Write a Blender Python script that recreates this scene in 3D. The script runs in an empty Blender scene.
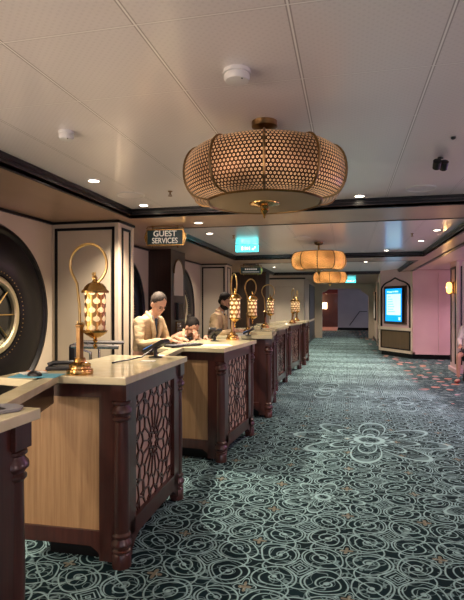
import bpy, bmesh, math, random
from mathutils import Vector, Matrix
random.seed(7)
PI=math.pi; sc=bpy.context.scene; COL=sc.collection
def R(a): return math.radians(a)
# ------------------------------------------------------------------ materials
def principled(name, col, rough=.5, metal=0., coat=0., emit=None, es=0., spec=.5):
    m=bpy.data.materials.new(name); m.use_nodes=True
    b=m.node_tree.nodes['Principled BSDF']
    b.inputs['Base Color'].default_value=(*col,1); b.inputs['Roughness'].default_value=rough
    b.inputs['Metallic'].default_value=metal; b.inputs['Coat Weight'].default_value=coat
    b.inputs['Specular IOR Level'].default_value=spec
    if emit: b.inputs['Emission Color'].default_value=(*emit,1); b.inputs['Emission Strength'].default_value=es
    return m
def bsdf(m): return m.node_tree.nodes['Principled BSDF']
class S:                                   # tiny expression builder over Math nodes
    def __init__(s,nt,v): s.nt=nt; s.v=v
    def op(s,o,*a):
        n=s.nt.nodes.new('ShaderNodeMath'); n.operation=o
        for i,x in enumerate((s,)+a):
            if isinstance(x,S): x=x.v
            if isinstance(x,(int,float)): n.inputs[i].default_value=x
            else: s.nt.links.new(x,n.inputs[i])
        return S(s.nt,n.outputs[0])
    def __add__(s,o): return s.op('ADD',o)
    def __sub__(s,o): return s.op('SUBTRACT',o)
    def __mul__(s,o): return s.op('MULTIPLY',o)
    def __truediv__(s,o): return s.op('DIVIDE',o)
    __radd__=lambda s,o: s.op('ADD',o)
    __rmul__=lambda s,o: s.op('MULTIPLY',o)
    def __rsub__(s,o): return S(s.nt,s.v).op('MULTIPLY',-1).op('ADD',o)
    def abs(s): return s.op('ABSOLUTE')
    def frac(s): return s.op('FRACT')
    def lt(s,o): return s.op('LESS_THAN',o)
    def gt(s,o): return s.op('GREATER_THAN',o)
    def max(s,o): return s.op('MAXIMUM',o)
    def min(s,o): return s.op('MINIMUM',o)
    def sin(s): return s.op('SINE')
    def cos(s): return s.op('COSINE')
    def sqrt(s): return s.op('SQRT')
    def atan2(s,o): return s.op('ARCTAN2',o)
    def line(s,w,soft=None):               # 1 near zero, smooth fall off
        soft=soft or w*.6
        n=s.nt.nodes.new('ShaderNodeMapRange'); n.clamp=True
        s.nt.links.new(s.abs().v,n.inputs[0]); n.inputs[1].default_value=w+soft; n.inputs[2].default_value=w
        return S(s.nt,n.outputs[0])
    def step(s,a,b):
        n=s.nt.nodes.new('ShaderNodeMapRange'); n.clamp=True
        s.nt.links.new(s.v,n.inputs[0]); n.inputs[1].default_value=a; n.inputs[2].default_value=b
        return S(s.nt,n.outputs[0])
def coords(m,kind='Object'):
    nt=m.node_tree; tc=nt.nodes.new('ShaderNodeTexCoord'); sp=nt.nodes.new('ShaderNodeSeparateXYZ')
    nt.links.new(tc.outputs[kind],sp.inputs[0]); return nt,tc.outputs[kind],[S(nt,o) for o in sp.outputs]
def mix(nt,f,a,b):
    n=nt.nodes.new('ShaderNodeMix'); n.data_type='RGBA'
    for sock,v in ((n.inputs[0],f),(n.inputs[6],a),(n.inputs[7],b)):
        if isinstance(v,S): v=v.v
        if isinstance(v,tuple): sock.default_value=(*v,1)
        elif isinstance(v,(int,float)): sock.default_value=v
        else: nt.links.new(v,sock)
    return n.outputs[2]
def noise(nt,vec,scale,detail=3,stretch=(1,1,1),out=0):
    mp=nt.nodes.new('ShaderNodeMapping'); mp.inputs['Scale'].default_value=stretch
    nt.links.new(vec,mp.inputs[0]); n=nt.nodes.new('ShaderNodeTexNoise'); n.inputs['Scale'].default_value=scale
    n.inputs['Detail'].default_value=detail; nt.links.new(mp.outputs[0],n.inputs[0]); return S(nt,n.outputs[out])
def bump(m,h,strength=.2,dist=.01):
    nt=m.node_tree; b=nt.nodes.new('ShaderNodeBump'); b.inputs['Strength'].default_value=strength; b.inputs['Distance'].default_value=dist
    nt.links.new(h.v,b.inputs['Height']); nt.links.new(b.outputs[0],bsdf(m).inputs['Normal'])
def wood(name,a,b,rough=.35,coat=.3,scale=1.,stretch=(14,14,.7)):
    m=principled(name,a,rough,coat=coat); nt,v,_=coords(m)
    n=noise(nt,v,2.2*scale,6,stretch); n2=noise(nt,v,9*scale,3,stretch)
    f=(n*.7+n2*.3).step(.32,.68)
    nt.links.new(mix(nt,f,a,b),bsdf(m).inputs['Base Color']); bump(m,n2,.08,.002); return m
def mottled(name,a,b,rough,scale=6,**k):
    m=principled(name,a,rough,**k); nt,v,_=coords(m)
    nt.links.new(mix(nt,noise(nt,v,scale,4).step(.35,.65),a,b),bsdf(m).inputs['Base Color']); return m
M={}
M['maho']=wood('mahogany',(.035,.011,.009),(.075,.022,.016),.3,.4)
M['maho_dark']=wood('dark_walnut',(.022,.011,.008),(.045,.02,.014),.3,.3)
M['zebra']=wood('pale_oak',(.27,.155,.07),(.46,.29,.14),.42,.15,1.6,(18,18,.5))
M['stone']=mottled('cream_stone',(.70,.62,.38),(.78,.71,.48),.16,9,coat=.2)
M['wall']=mottled('beige_wall',(.58,.49,.37),(.62,.53,.41),.6,2)
M['rose']=mottled('rose_wall',(.62,.42,.44),(.66,.46,.47),.45,2)
M['greywall']=mottled('grey_wall',(.42,.40,.44),(.46,.44,.48),.5,2)
M['cream']=mottled('cream_frame',(.66,.55,.43),(.7,.6,.47),.4,4)
M['black']=principled('black_lacquer',(.005,.005,.006),.3,spec=.3)
M['blackmat']=principled('black_plastic',(.012,.012,.014),.4)
M['soffit']=wood('soffit_veneer',(.36,.225,.15),(.46,.31,.22),.33,.2,.6,(1.2,.35,1.2))
M['brass']=mottled('aged_brass',(.42,.24,.07),(.62,.38,.13),.22,14,metal=1.)
M['brassdark']=mottled('dark_brass',(.20,.12,.05),(.3,.18,.08),.35,14,metal=1.)
M['gold']=principled('gold_trim',(.62,.42,.16),.3,1.)
M['palegold']=principled('pale_gold',(.62,.54,.34),.35,.6)
M['fret']=mottled('pink_backing',(.42,.29,.23),(.50,.35,.28),.55,8)
M['white']=principled('white_plastic',(.72,.70,.68),.4)
M['greypl']=principled('grey_plastic',(.25,.25,.27),.4)
M['chrome']=principled('brushed_metal',(.55,.54,.55),.25,1.)
M['skin']=mottled('skin',(.50,.27,.18),(.56,.31,.21),.5,20)
M['skin2']=mottled('skin_tan',(.38,.20,.13),(.43,.24,.16),.5,20)
M['hair']=principled('black_hair',(.012,.009,.008),.75,spec=.2)
M['hairg']=mottled('brown_grey_hair',(.025,.016,.011),(.07,.05,.04),.75,60)
M['jacket']=mottled('beige_jacket',(.50,.36,.20),(.58,.43,.26),.8,10)
bump(M['jacket'],noise(M['jacket'].node_tree,coords(M['jacket'])[1],9,2,(1,1,2)),.9,.03)
M['shirt']=principled('pale_blue_shirt',(.55,.62,.68),.7)
M['tie']=principled('navy_tie',(.02,.04,.07),.6)
M['trouser']=principled('dark_trousers',(.015,.014,.018),.8)
M['shoe']=principled('black_shoe',(.01,.01,.01),.3)
M['top']=principled('white_top',(.72,.66,.60),.8)
M['blackcloth']=principled('black_cloth',(.012,.011,.014),.8)
M['sandal']=principled('red_sandal',(.35,.05,.05),.5)
M['paper']=principled('white_paper',(.75,.73,.68),.7)
M['bluepaper']=principled('blue_leaflet',(.06,.32,.45),.6)
M['orange']=principled('orange_card',(.7,.24,.06),.6)
M['teal']=principled('dark_teal_board',(.004,.03,.032),.3)
M['letters']=principled('cream_lettering',(.75,.72,.62),.4,emit=(1,.95,.8),es=.15)
M['glowwhite']=principled('lamp_disc',(.9,.85,.75),.4,emit=(1,.86,.66),es=14)
M['sconceglow']=principled('sconce_glass',(.9,.5,.15),.4,emit=(1,.5,.10),es=3)
M['exit']=principled('exit_cyan',(.05,.6,.6),.4,emit=(.05,.85,.9),es=2.6)
M['exitdark']=principled('exit_marks',(.9,.95,.95),.4,emit=(.7,1,1),es=2.2)
M['scrblue']=principled('screen_blue',(.0,.1,.4),.3,emit=(.0,.30,.85),es=1.1)
M['scrlight']=principled('screen_pale',(.5,.7,.9),.3,emit=(.38,.74,.92),es=1.1)
M['scrtext']=principled('screen_text',(.05,.1,.2),.3,emit=(.1,.3,.4),es=.5)
M['padscreen']=principled('device_screen',(.05,.2,.5),.2,emit=(.06,.30,.8),es=.8)
M['orangeshade']=principled('wall_lamp_shade',(.9,.7,.4),.5,emit=(1,.75,.4),es=5)
M['redsoffit']=principled('red_soffit',(.35,.05,.03),.5)
M['pinkfloor']=principled('pink_floor',(.45,.24,.2),.6)
M['tanpanel']=wood('tan_panel',(.10,.06,.03),(.14,.09,.045),.4,.2)
M['glass']=principled('dark_glass',(.006,.008,.009),.06)
M['olive']=principled('brass_disc',(.36,.24,.12),.5,.3)

def ceiling_mat():
    m=principled('ceiling_metal',(.6,.5,.5),.30,0.0,coat=.35,spec=.9); nt,v,(x,y,z)=coords(m)
    # perforated square panels .583 x .6 with fine joints
    px=(((x-.377)/.583).frac()-.5).abs(); py=(((y-1.78)/.6).frac()-.5).abs()
    j=(px-.5).line(.005,.003); j2=(py-.5).line(.003,.004)
    jj=j.max(j2*.9)
    dots=((x*180).sin()*(y*180).sin()).step(.2,.9)
    base=mix(nt,noise(nt,v,.7,2).step(.3,.7),(.76,.70,.69),(.82,.76,.75))
    c=mix(nt,dots*.10,base,(.2,.16,.16)); dk=((px-.5).abs()-.011).line(.004,.003).max(((py-.5).abs()-.010).line(.003,.003)*.3)
    c=mix(nt,dk*.75,c,(.30,.24,.23)); c=mix(nt,jj,c,(.97,.93,.90))
    nt.links.new(c,bsdf(m).inputs['Base Color'])
    bsdf(m).inputs['Coat Roughness'].default_value=.12
    bump(m,(jj*-.5)+noise(nt,v,1.3,1)*.8,.08,.01); return m
M['ceil']=ceiling_mat()

def carpet_mat():
    m=principled('patterned_carpet',(.01,.03,.03),.95,spec=.15); nt,v,(x0,y0,z)=coords(m)
    wob=noise(nt,v,3.,1,out=0); wob2=noise(nt,v,3.3,1,(1,1,1),0)
    x=x0+(wob-.5)*.10; y=y0+(wob2-.5)*.08
    T=.54
    u=((x/T).frac()-.5).abs(); w=((y/T).frac()-.5).abs()       # mirrored quadrant 0...5
    du=u-.25; dw=w-.25
    r=(du*du+dw*dw).sqrt()*T; th=dw.atan2(du)/(2*PI)
    sp=((r/.052)-th).frac()-.5
    fine=noise(nt,v,30,2)
    spiral=sp.line(.035,.09)*r.lt(.112)
    ring=(r-.124).line(.003,.004)
    dot=(r-.0).line(.012,.006)
    og=(u-(.25+(w*(2*PI)).cos()*.17)).line(.004,.009)
    og2=(w-(.25+(u*(2*PI)).cos()*.17)).line(.004,.009)
    dia=u+w
    d1=(((dia/.055).frac()-.5).line(.10,.1))*dia.lt(.20)
    cu=.5-u; cw=.5-w; rc=(cu*cu+cw*cw).sqrt(); tc=cw.atan2(cu)
    fl=(rc-(.055+(tc*4).cos()*.03)).lt(0.0)
    fo=(rc-(.105+(tc*4).cos()*.035)).line(.004,.007)
    vine=(noise(nt,v,7.5,1)-.5).line(.006,.010).max((noise(nt,v,9.5,1,(1,1,1.7))-.42).line(.006,.010))*.55
    lines=vine.max(spiral).max(ring).max(og).max(og2).max(d1).max(fo).max(dot)
    # distant kilim part: small square blocks
    g=((x0/.30).frac()-.5).abs().max(((y0/.45).frac()-.5).abs())
    kil=(((g/.11).frac()-.5).line(.2,.1))
    band=(((y0+wob*.5)/1.35).frac()-.5).abs().step(.12,.34)*.5+.5
    col=(((x0/.56).frac()-.5).abs()).step(.48,.42)*.25+.75
    kil2=noise(nt,v,11,3,(1,.55,1)).step(.49,.56)*noise(nt,v,1.6,2,(.7,1.6,1)).step(.36,.62)
    far=y0.step(6.5,11)
    lines2=kil.max(kil2)*.8*band*col
    L=lines*(1-far)+lines2*far*2.0
    L=L*(fine*1.1+.35)
    # petalled medallions
    med=None; fillm=None
    for (mx,my,mr,n,ph) in ((-.19,4.1,.33,8,.2),(.25,5.95,.86,8,.1),(1.12,4.2,.45,8,.3),(-.35,9.3,.8,8,.1),(.9,8.3,.6,8,0)):
        ax=x0-mx; ay=y0-my; rr=(ax*ax+ay*ay).sqrt(); tt=ay.atan2(ax)+ph
        c=(tt*(n/2)).cos().abs()
        shape=c*.62+.38
        q=rr/mr
        e=(q-shape).line(.022,.018).max((q-shape*.62).line(.014,.016)).max((q-.17).line(.025,.02)).max((q-shape*.3).line(.02,.015))
        e2=(q-shape).lt(0.)*c.op('POWER',6)*q.gt(.86)*.4
        e=e.max(e2)
        inside=(q-shape).lt(.02)
        med=e if med is None else med.max(e); fillm=inside if fillm is None else fillm.max(inside)
    L=(L*(1-fillm*.45)).max(med*1.15)
    base=mix(nt,noise(nt,v,2.5,3).step(.3,.7),(.002,.011,.015),(.004,.020,.026))
    c=mix(nt,L,base,(.30,.48,.51))
    c=mix(nt,fl*(1-far)*.35,c,(.50,.45,.33))
    # flowers in warm colours along the right side
    vo=nt.nodes.new('ShaderNodeTexVoronoi'); vo.inputs['Scale'].default_value=4.2; nt.links.new(v,vo.inputs['Vector'])
    vd=S(nt,vo.outputs['Distance']); sep=nt.nodes.new('ShaderNodeSeparateColor'); nt.links.new(vo.outputs['Color'],sep.inputs[0])
    rnd=S(nt,sep.outputs[0]); rn2=S(nt,sep.outputs[1])
    zone=(x0+y0*.06+noise(nt,v,1.2,1)*.8).step(2.2,2.5)*y0.gt(7.5)
    mask=vd.lt(.36)*rnd.gt(.62)*zone
    fc=mix(nt,rn2,(.55,.25,.16),(.50,.32,.36))
    c=mix(nt,zone*.75,c,(.012,.03,.035)); c=mix(nt,(noise(nt,v,9,2).step(.55,.6))*zone*.5,c,(.3,.42,.4)); c=mix(nt,mask,c,fc)
    nt.links.new(c,bsdf(m).inputs['Base Color'])
    bump(m,noise(nt,v,220,1),.25,.004); return m
M['carpet']=carpet_mat()

def shade_mat(name,es,dark,dots=True):
    m=principled(name,dark,.4,.6 if dots else 0.); nt,uv,(u,w,_)=coords(m,'UV')
    b=bsdf(m)
    if dots:
        a=u; c=w*1.0
        g1=((a.frac()-.5)*(a.frac()-.5)+((c/1.732).frac()-.5)*((c/1.732).frac()-.5)*3.).sqrt()
        a2=(a+.5).frac()-.5; c2=((c/1.732)+.5).frac()-.5
        g2=(a2*a2+c2*c2*3.).sqrt(); g=g1.min(g2)
        hole=(.32-g).step(0.,.06); rim=(g-.10).step(0.,.05)
        hole=hole*rim
        glow=noise(nt,uv,.07,1).step(.35,.65)*.75+.4
        nt.links.new(mix(nt,hole,dark,(.22,.10,.05)),b.inputs['Base Color'])
        nt.links.new((hole*glow*es).v,b.inputs['Emission Strength']); b.inputs['Emission Color'].default_value=(1,.52,.24,1)
        nt.links.new((1-hole).v,b.inputs['Metallic'])
    return m
M['shade_near']=shade_mat('fretted_copper_shade',.62,(.055,.025,.013))
M['shade_far']=shade_mat('glowing_fretted_shade',1.9,(.55,.22,.05))
bsdf(M['shade_far']).inputs['Emission Color'].default_value=(1,.42,.11,1)

def lantern_mat():
    m=principled('pierced_brass_lantern',(.4,.22,.06),.3,1.); nt,uv,(u,w,_)=coords(m,'UV')
    b=bsdf(m)
    def fan(a,c):                      # an onion shaped opening in a cell
        a=a.frac()-.5; c=c.frac()-.5
        ell=(a*a*5.5+(c+.12)*(c+.12)*9).sqrt().lt(.9)
        tip=((a.abs()*3.2)+c*1.0).lt(.42)*c.gt(0.)
        return ell.max(tip)
    row=w.op('FLOOR'); f=fan(u+row*.5,w)
    spark=noise(nt,uv,9,1).step(.35,.6)
    lev=w.step(0.2,4.2)*.9+.1
    nt.links.new((f*spark*lev*1.7).v,b.inputs['Emission Strength']); b.inputs['Emission Color'].default_value=(1,.66,.30,1)
    nt.links.new(mix(nt,f,(.38,.2,.06),(.8,.6,.3)),b.inputs['Base Color'])
    nt.links.new((1-f).v,b.inputs['Metallic']); return m
M['lantern']=lantern_mat()

# ------------------------------------------------------------------ mesh helpers
def link(o,parent=None):
    COL.objects.link(o)
    if parent: o.parent=parent
    return o
def obj(name,bm,mat,parent=None,smooth=False,bevel=0,loc=None):
    me=bpy.data.meshes.new(name); bmesh.ops.recalc_face_normals(bm,faces=bm.faces); bm.to_mesh(me); bm.free()
    me.materials.append(M[mat] if isinstance(mat,str) else mat)
    if smooth:
        for p in me.polygons: p.use_smooth=True
        me.set_sharp_from_angle(angle=R(40))
    o=bpy.data.objects.new(name,me); link(o,parent)
    if loc: o.location=loc
    if bevel:
        b=o.modifiers.new('bevel','BEVEL'); b.width=bevel; b.segments=2; b.limit_method='ANGLE'
    return o
def tag(o,label=None,cat=None,group=None,kind=None):
    for k,v in (('label',label),('category',cat),('group',group),('kind',kind)):
        if v: o[k]=v
    return o
def thing(name,label,cat,loc=(0,0,0),rz=0,group=None):
    o=bpy.data.objects.new(name,None); o.empty_display_size=.1; link(o); o.location=loc; o.rotation_euler=(0,0,rz)
    return tag(o,label,cat,group)
def box(bm,x0,x1,y0,y1,z0,z1,mat=None):
    vs=[bm.verts.new(p) for p in ((x0,y0,z0),(x1,y0,z0),(x1,y1,z0),(x0,y1,z0),(x0,y0,z1),(x1,y0,z1),(x1,y1,z1),(x0,y1,z1))]
    if mat:
        for v in vs: v.co=mat@v.co
    for f in ((0,3,2,1),(4,5,6,7),(0,1,5,4),(1,2,6,5),(2,3,7,6),(3,0,4,7)): bm.faces.new([vs[i] for i in f])
    return bm
def B(*boxes):
    bm=bmesh.new()
    for b in boxes: box(bm,*b)
    return bm
def prism(bm,pts,z0,z1,mat=None):
    lo=[bm.verts.new((p[0],p[1],z0)) for p in pts]; hi=[bm.verts.new((p[0],p[1],z1)) for p in pts]
    if mat:
        for v in lo+hi: v.co=mat@v.co
    n=len(pts)
    bm.faces.new(lo[::-1]); bm.faces.new(hi)
    for i in range(n): bm.faces.new((lo[i],lo[(i+1)%n],hi[(i+1)%n],hi[i]))
    return bm
def lathe(bm,prof,seg=24,mat=None,uv=None,cap=True,fac=None):
    rings=[]
    for (r,z) in prof:
        ring=[]
        for i in range(seg):
            a=2*PI*i/seg; k=1 if fac is None else fac(a)
            v=bm.verts.new((r*k*math.cos(a),r*k*math.sin(a),z)); 
            if mat: v.co=mat@v.co
            ring.append(v)
        rings.append(ring)
    lay=bm.loops.layers.uv.verify() if uv else None
    acc=0
    for j in range(len(rings)-1):
        dl=math.dist(prof[j],prof[j+1])
        for i in range(seg):
            f=bm.faces.new((rings[j][i],rings[j][(i+1)%seg],rings[j+1][(i+1)%seg],rings[j+1][i]))
            if uv:
                us=(i/seg*uv[0],(i+1)/seg*uv[0])
                for l,(a,b) in zip(f.loops,((us[0],acc),(us[1],acc),(us[1],acc+dl),(us[0],acc+dl))): l[lay].uv=(a,b*uv[1])
        acc+=dl
    if cap:
        for ring in (rings[0][::-1],rings[-1]):
            try: bm.faces.new(ring)
            except ValueError: pass
    return bm
def tube(bm,pts,rad,seg=8,closed=False):
    pts=[Vector(p) for p in pts]; n=len(pts); rings=[]
    up=Vector((0,0,1)); prev=None
    for i,p in enumerate(pts):
        t=(pts[(i+1)%n if closed else min(i+1,n-1)]-pts[(i-1) if (closed or i) else 0]).normalized()
        if prev is None: prev=t.orthogonal().normalized()
        a=(prev-t*prev.dot(t)).normalized(); prev=a; b=t.cross(a)
        r=rad[i] if isinstance(rad,(list,tuple)) else rad
        rings.append([bm.verts.new(p+a*(r*math.cos(2*PI*k/seg))+b*(r*math.sin(2*PI*k/seg))) for k in range(seg)])
    for i in range(n if closed else n-1):
        A=rings[i]; C=rings[(i+1)%n]
        for k in range(seg): bm.faces.new((A[k],A[(k+1)%seg],C[(k+1)%seg],C[k]))
    if not closed: bm.faces.new(rings[0][::-1]); bm.faces.new(rings[-1])
    return bm
def seg_box(bm,p,q,w,d,o,mat):
    """bar in a local plane from p to q (2d), width w, from depth d0 to d1 (o)"""
    p=Vector(p);q=Vector(q); t=(q-p); L=t.length
    if L<1e-5: return
    t/=L; n=Vector((-t.y,t.x))*w/2; p-=t*w*.3; q+=t*w*.3
    vs=[]
    for dd in (o,o+d):
        for c in (p-n,q-n,q+n,p+n): vs.append(bm.verts.new(mat@Vector((c.x,dd,c.y))))
    for f in ((0,1,2,3),(7,6,5,4),(0,4,5,1),(1,5,6,2),(2,6,7,3),(3,7,4,0)): bm.faces.new([vs[i] for i in f])
def ball(bm,c,rx,ry=None,rz=None,mat=None,seg=16):
    ry=ry or rx; rz=rz or rx
    m=Matrix.Translation(c)@Matrix.Diagonal((rx,ry,rz,1))
    if mat: m=mat@m
    bmesh.ops.create_uvsphere(bm,u_segments=seg,v_segments=seg//2+2,radius=1,matrix=m); return bm
def copy_tree(o,parent=None):
    c=o.copy(); COL.objects.link(c); c.parent=parent
    for ch in [x for x in KIDS.get(o.name,[])]: copy_tree(ch,c)
    return c
KIDS={}
def index_kids():
    KIDS.clear()
    for o in bpy.data.objects:
        if o.parent: KIDS.setdefault(o.parent.name,[]).append(o)
def dup(root,loc,rz,label,group=None,scale=None):
    index_kids(); c=copy_tree(root); c.location=loc; c.rotation_euler=(0,0,rz); c['label']=label
    if group: c['group']=group
    if scale: c.scale=scale
    return c
def text(name,s,size,mat,parent,loc,rot,ext=.002,sx=1.):
    cu=bpy.data.curves.new(name,'FONT'); cu.body=s; cu.size=size; cu.extrude=ext; cu.align_x='CENTER'; cu.align_y='CENTER'; cu.offset=size*.012
    t=bpy.data.objects.new('t',cu); COL.objects.link(t); dg=bpy.context.evaluated_depsgraph_get()
    me=bpy.data.meshes.new_from_object(t.evaluated_get(dg)); bpy.data.objects.remove(t)
    me.materials.clear(); me.materials.append(M[mat]); o=bpy.data.objects.new(name,me); link(o,parent); o.location=loc; o.rotation_euler=rot; o.scale=(sx,1,1)
    return o
def struct(name,bm,mat,parent=None,**k):
    o=obj(name,bm,mat,parent,**k)
    if parent is None: o['kind']='structure'
    return o
Z=Matrix.Identity(4)
CH=2.62; SH=2.53                                   # ceiling height inside the coffers, soffit height
CX0,CX1=-2.37,1.50                                  # coffer sides
# ------------------------------------------------------------------ shell
struct('floor',B((-5,7,-6,34,-.1,0)),'carpet')
coff=[(-4.2,5.22),(6.08,10.6),(11.65,16.4)]
for i,(a,b) in enumerate(coff):
    struct('ceiling',B((CX0-.02,CX1+.02,a-.02,b+.02,CH,CH+.05)),'ceil')
# soffit: long side strips, beams between coffers
struct('ceiling',B((-3.6,CX0,-6,34,SH,SH+.12)),'soffit')
struct('ceiling',B((CX1,1.78,-6,34,SH,SH+.12)),'soffit')
ys=[-6]+[v for c in coff for v in c]+[34]
for k in range(0,len(ys),2): struct('ceiling',B((CX0,CX1,ys[k],ys[k+1],SH,SH+.12)),'soffit')
struct('ceiling',B((1.86,7,-6,34,SH+.03,SH+.12)),'rose')
tn=1
for (a,b) in coff:                                  # stepped black cornice inside each coffer
    bm=bmesh.new()
    for k,(ins,z0,z1) in enumerate(((0,SH-.006,SH+.022),(.018,SH+.028,SH+.052),(.036,SH+.058,CH+.005))):
        t=.03
        box(bm,CX0-t,CX0+ins,a-t,b+t,z0,z1); box(bm,CX1-ins,CX1+t,a-t,b+t,z0,z1)
        box(bm,CX0+ins,CX1-ins,a-t,a+ins,z0,z1); box(bm,CX0+ins,CX1-ins,b-ins,b+t,z0,z1)
    struct('trim_%d'%tn,bm,'black'); tn+=1
    bm=bmesh.new(); t=.014
    for (z0,z1) in ((SH+.022,SH+.028),(SH+.052,SH+.058)):
        box(bm,CX0-t,CX0+.026,a,b,z0,z1); box(bm,CX1-.026,CX1+t,a,b,z0,z1); box(bm,CX0,CX1,a-t,a+.026,z0,z1); box(bm,CX0,CX1,b-.026,b+t,z0,z1)
    struct('trim_%d'%tn,bm,'maho_dark'); tn+=1
struct('trim_%d'%tn,B((1.78,1.83,-6,34,SH-.02,SH+.1),(1.85,1.88,-6,34,SH-.005,SH+.1)),'black'); tn+=1
WX=-3.42
struct('wall_left',B((WX-.12,WX,-6,18.1,0,SH+.1)),'wall')
struct('trim_%d'%tn,B((WX,WX+.03,-6,18.1,SH-.03,SH)),'black'); tn+=1
# the pier faces of the left wall
def pier(name,x1,y0,y1,mat='wall'):
    w=struct('wall_left_pier',B((WX,x1,y0,y1,0,SH)),mat)
    if mat=='wall':
        bm=bmesh.new(); t=.012; a,b=WX+.04,x1-.04; z0,z1=.25,SH-.075; f=.032
        for s,yy in ((-1,y0),):
            box(bm,a,b,yy-t,yy,z1-f,z1); box(bm,a,b,yy-t,yy,z0,z0+f); box(bm,a,a+f,yy-t,yy,z0,z1); box(bm,b-f,b,yy-t,yy,z0,z1)
        obj('panel_moulding',bm,'black',w); bm=bmesh.new(); a,b=y0+.09,y1-.09; f=.03
        box(bm,x1,x1+t,a,b,z1-f,z1); box(bm,x1,x1+t,a,b,z0,z0+f); box(bm,x1,x1+t,a,a+f,z0,z1); box(bm,x1,x1+t,b-f,b,z0,z1)
        obj('panel_moulding',bm,'black',w)
        obj('corner_strip',B((x1-.04,x1+.006,y0-.008,y0+.045,0,SH-.03)),'cream',w); obj('corner_strip',B((x1-.04,x1+.006,y1-.05,y1+.008,0,SH-.03)),'cream',w)
    obj('cornice',B((WX,x1+.02,y0-.02,y0,SH-.028,SH),(x1,x1+.02,y0-.02,y1+.02,SH-.028,SH)),'black',w)
    return w
pier('a',-2.57,5.32,5.73); pier('b',-2.78,11.5,12.0); pier('z',-2.65,2.1,2.55)
# dark timber pillar with an arched niche, a wall phone and its screen
dp=struct('wall_left_pillar',B((WX,-3.0,8.28,9.06,0,SH)),'maho_dark')
arch=[(8.42,1.72),(8.42,2.12)]+[(8.67-.25*math.cos(a)*(1) ,2.12+.25*math.sin(a)) for a in [k*PI/12 for k in range(1,12)]]+[(8.92,2.12),(8.92,1.72)]
bm=bmesh.new(); prism(bm,[(p[0],p[1]) for p in arch],0,.012,Matrix(((0,0,1,-3.0),(1,0,0,0),(0,1,0,0),(0,0,0,1)))); obj('niche_panel',bm,'wall',dp)
bm=bmesh.new()
for p,q in zip(arch[1:-2],arch[2:-1]): seg_box(bm,p,q,.022,.02,0,Matrix(((0,1,0,-3.0),(1,0,0,0),(0,0,1,0),(0,0,0,1))))
obj('niche_moulding',bm,'brassdark',dp)
struct('wall_left_pillar',B((WX,-2.35,14.7,15.4,0,SH)),'maho_dark')
def round_window(n,yc):
    w=thing('window_%d'%n,None,None,(WX,yc,1.45)); w['kind']='structure'
    rot=Matrix.Rotation(PI/2,4,'Y')
    bm=bmesh.new(); lathe(bm,[(.41,0),(.42,.05),(.52,.075),(.80,.06),(.83,.045),(.86,.07),(.90,.06),(.94,0)],72,rot,cap=False); obj('window_frame',bm,'black',w,smooth=True)
    bm=bmesh.new(); tube(bm,[(.052,.865*math.cos(2*PI*k/72),.865*math.sin(2*PI*k/72)) for k in range(72)],.009,6,True); obj('highlight_band',bm,'chrome',w,smooth=True)  # chrome ring stands in for the highlight line on the black frame
    bm=bmesh.new(); lathe(bm,[(.33,.0),(.33,.045),(.345,.06),(.385,.06),(.40,.05),(.40,0)],72,rot,cap=False); obj('gold_ring',bm,'palegold',w,smooth=True)
    bm=bmesh.new()
    for k in range(60):
        a=2*PI*k/60; ball(bm,(.07,(.44)*math.cos(a),.44*math.sin(a)),.006,seg=6)
    obj('studs',bm,'gold',w)
    bm=bmesh.new(); lathe(bm,[(.0001,.012),(.34,.012)],48,rot,cap=False); obj('pane',bm,'glass',w)
    bm=bmesh.new()
    for k in range(4):
        a=k*PI/4; tube(bm,[(.03,.33*math.cos(a),.33*math.sin(a)),(.03,-.33*math.cos(a),-.33*math.sin(a))],.008,6)
    obj('glazing_bar',bm,'gold',w)
for n,yc in enumerate((4.24,7.1,9.95)): round_window(n+1,yc)
# end of the counter hall: panelled wall, then the passage beyond
w=struct('wall_back_left',B((WX,-1.5,18.1,18.3,0,SH+.1)),'wall')
obj('access_panel',B((-2.55,-1.9,18.085,18.1,.9,2.2)),'wall',w,bevel=.004)
obj('access_panel_joint',B((-2.56,-2.55,18.083,18.1,.9,2.2),(-1.9,-1.89,18.083,18.1,.9,2.2),(-2.56,-1.89,18.083,18.1,2.2,2.21)),'soffit',w)
struct('baseboard_back_left',B((WX,-1.47,18.06,18.1,0,.14)),'black')
struct('trim_%d'%tn,B((WX,-1.46,18.06,18.1,SH-.05,SH)),'black'); tn+=1
w=struct('wall_passage_left',B((-1.62,-1.5,18.3,24.2,0,SH+.1)),'cream')
for z0,z1 in ((.95,2.4),(.15,.85)): obj('dark_panel',B((-1.5,-1.48,20.6,23.8,z0,z1)),'blackmat',w)
struct('baseboard_passage_left',B((-1.5,-1.47,18.3,24.2,0,.12)),'black')
# arch across the passage at 24 m
bm=bmesh.new()
box(bm,-1.5,-1.15,24.0,24.3,0,SH); box(bm,.98,1.4,24.0,24.3,0,SH)
box(bm,-1.15,.98,24.0,24.3,2.33,SH)
prism(bm,[(-1.15,2.33),(-.85,2.33),(-.9,2.26),(-1.0,2.2),(-1.15,2.15)],24.0,24.3,Matrix(((1,0,0,0),(0,0,1,0),(0,1,0,0),(0,0,0,1))))
prism(bm,[(.98,2.33),(.6,2.33),(.66,2.2),(.8,2.1),(.98,1.98)],24.0,24.3,Matrix(((1,0,0,0),(0,0,1,0),(0,1,0,0),(0,0,0,1))))
struct('wall_arch',bm,'cream')
struct('wall_back',B((-.55,3,31.6,31.8,0,2.5)),'greywall')
struct('baseboard_back',B((-.55,3,31.55,31.6,0,.16)),'black')
struct('ceiling',B((-4.5,3,24.3,37,2.5,2.56)),'greywall')
struct('wall_lobby_left',B((-4.5,-4.4,24.3,37,0,2.5)),'tanpanel')
struct('wall_lobby_back',B((-4.5,-.55,36,36.2,0,2.5)),'maho')
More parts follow.
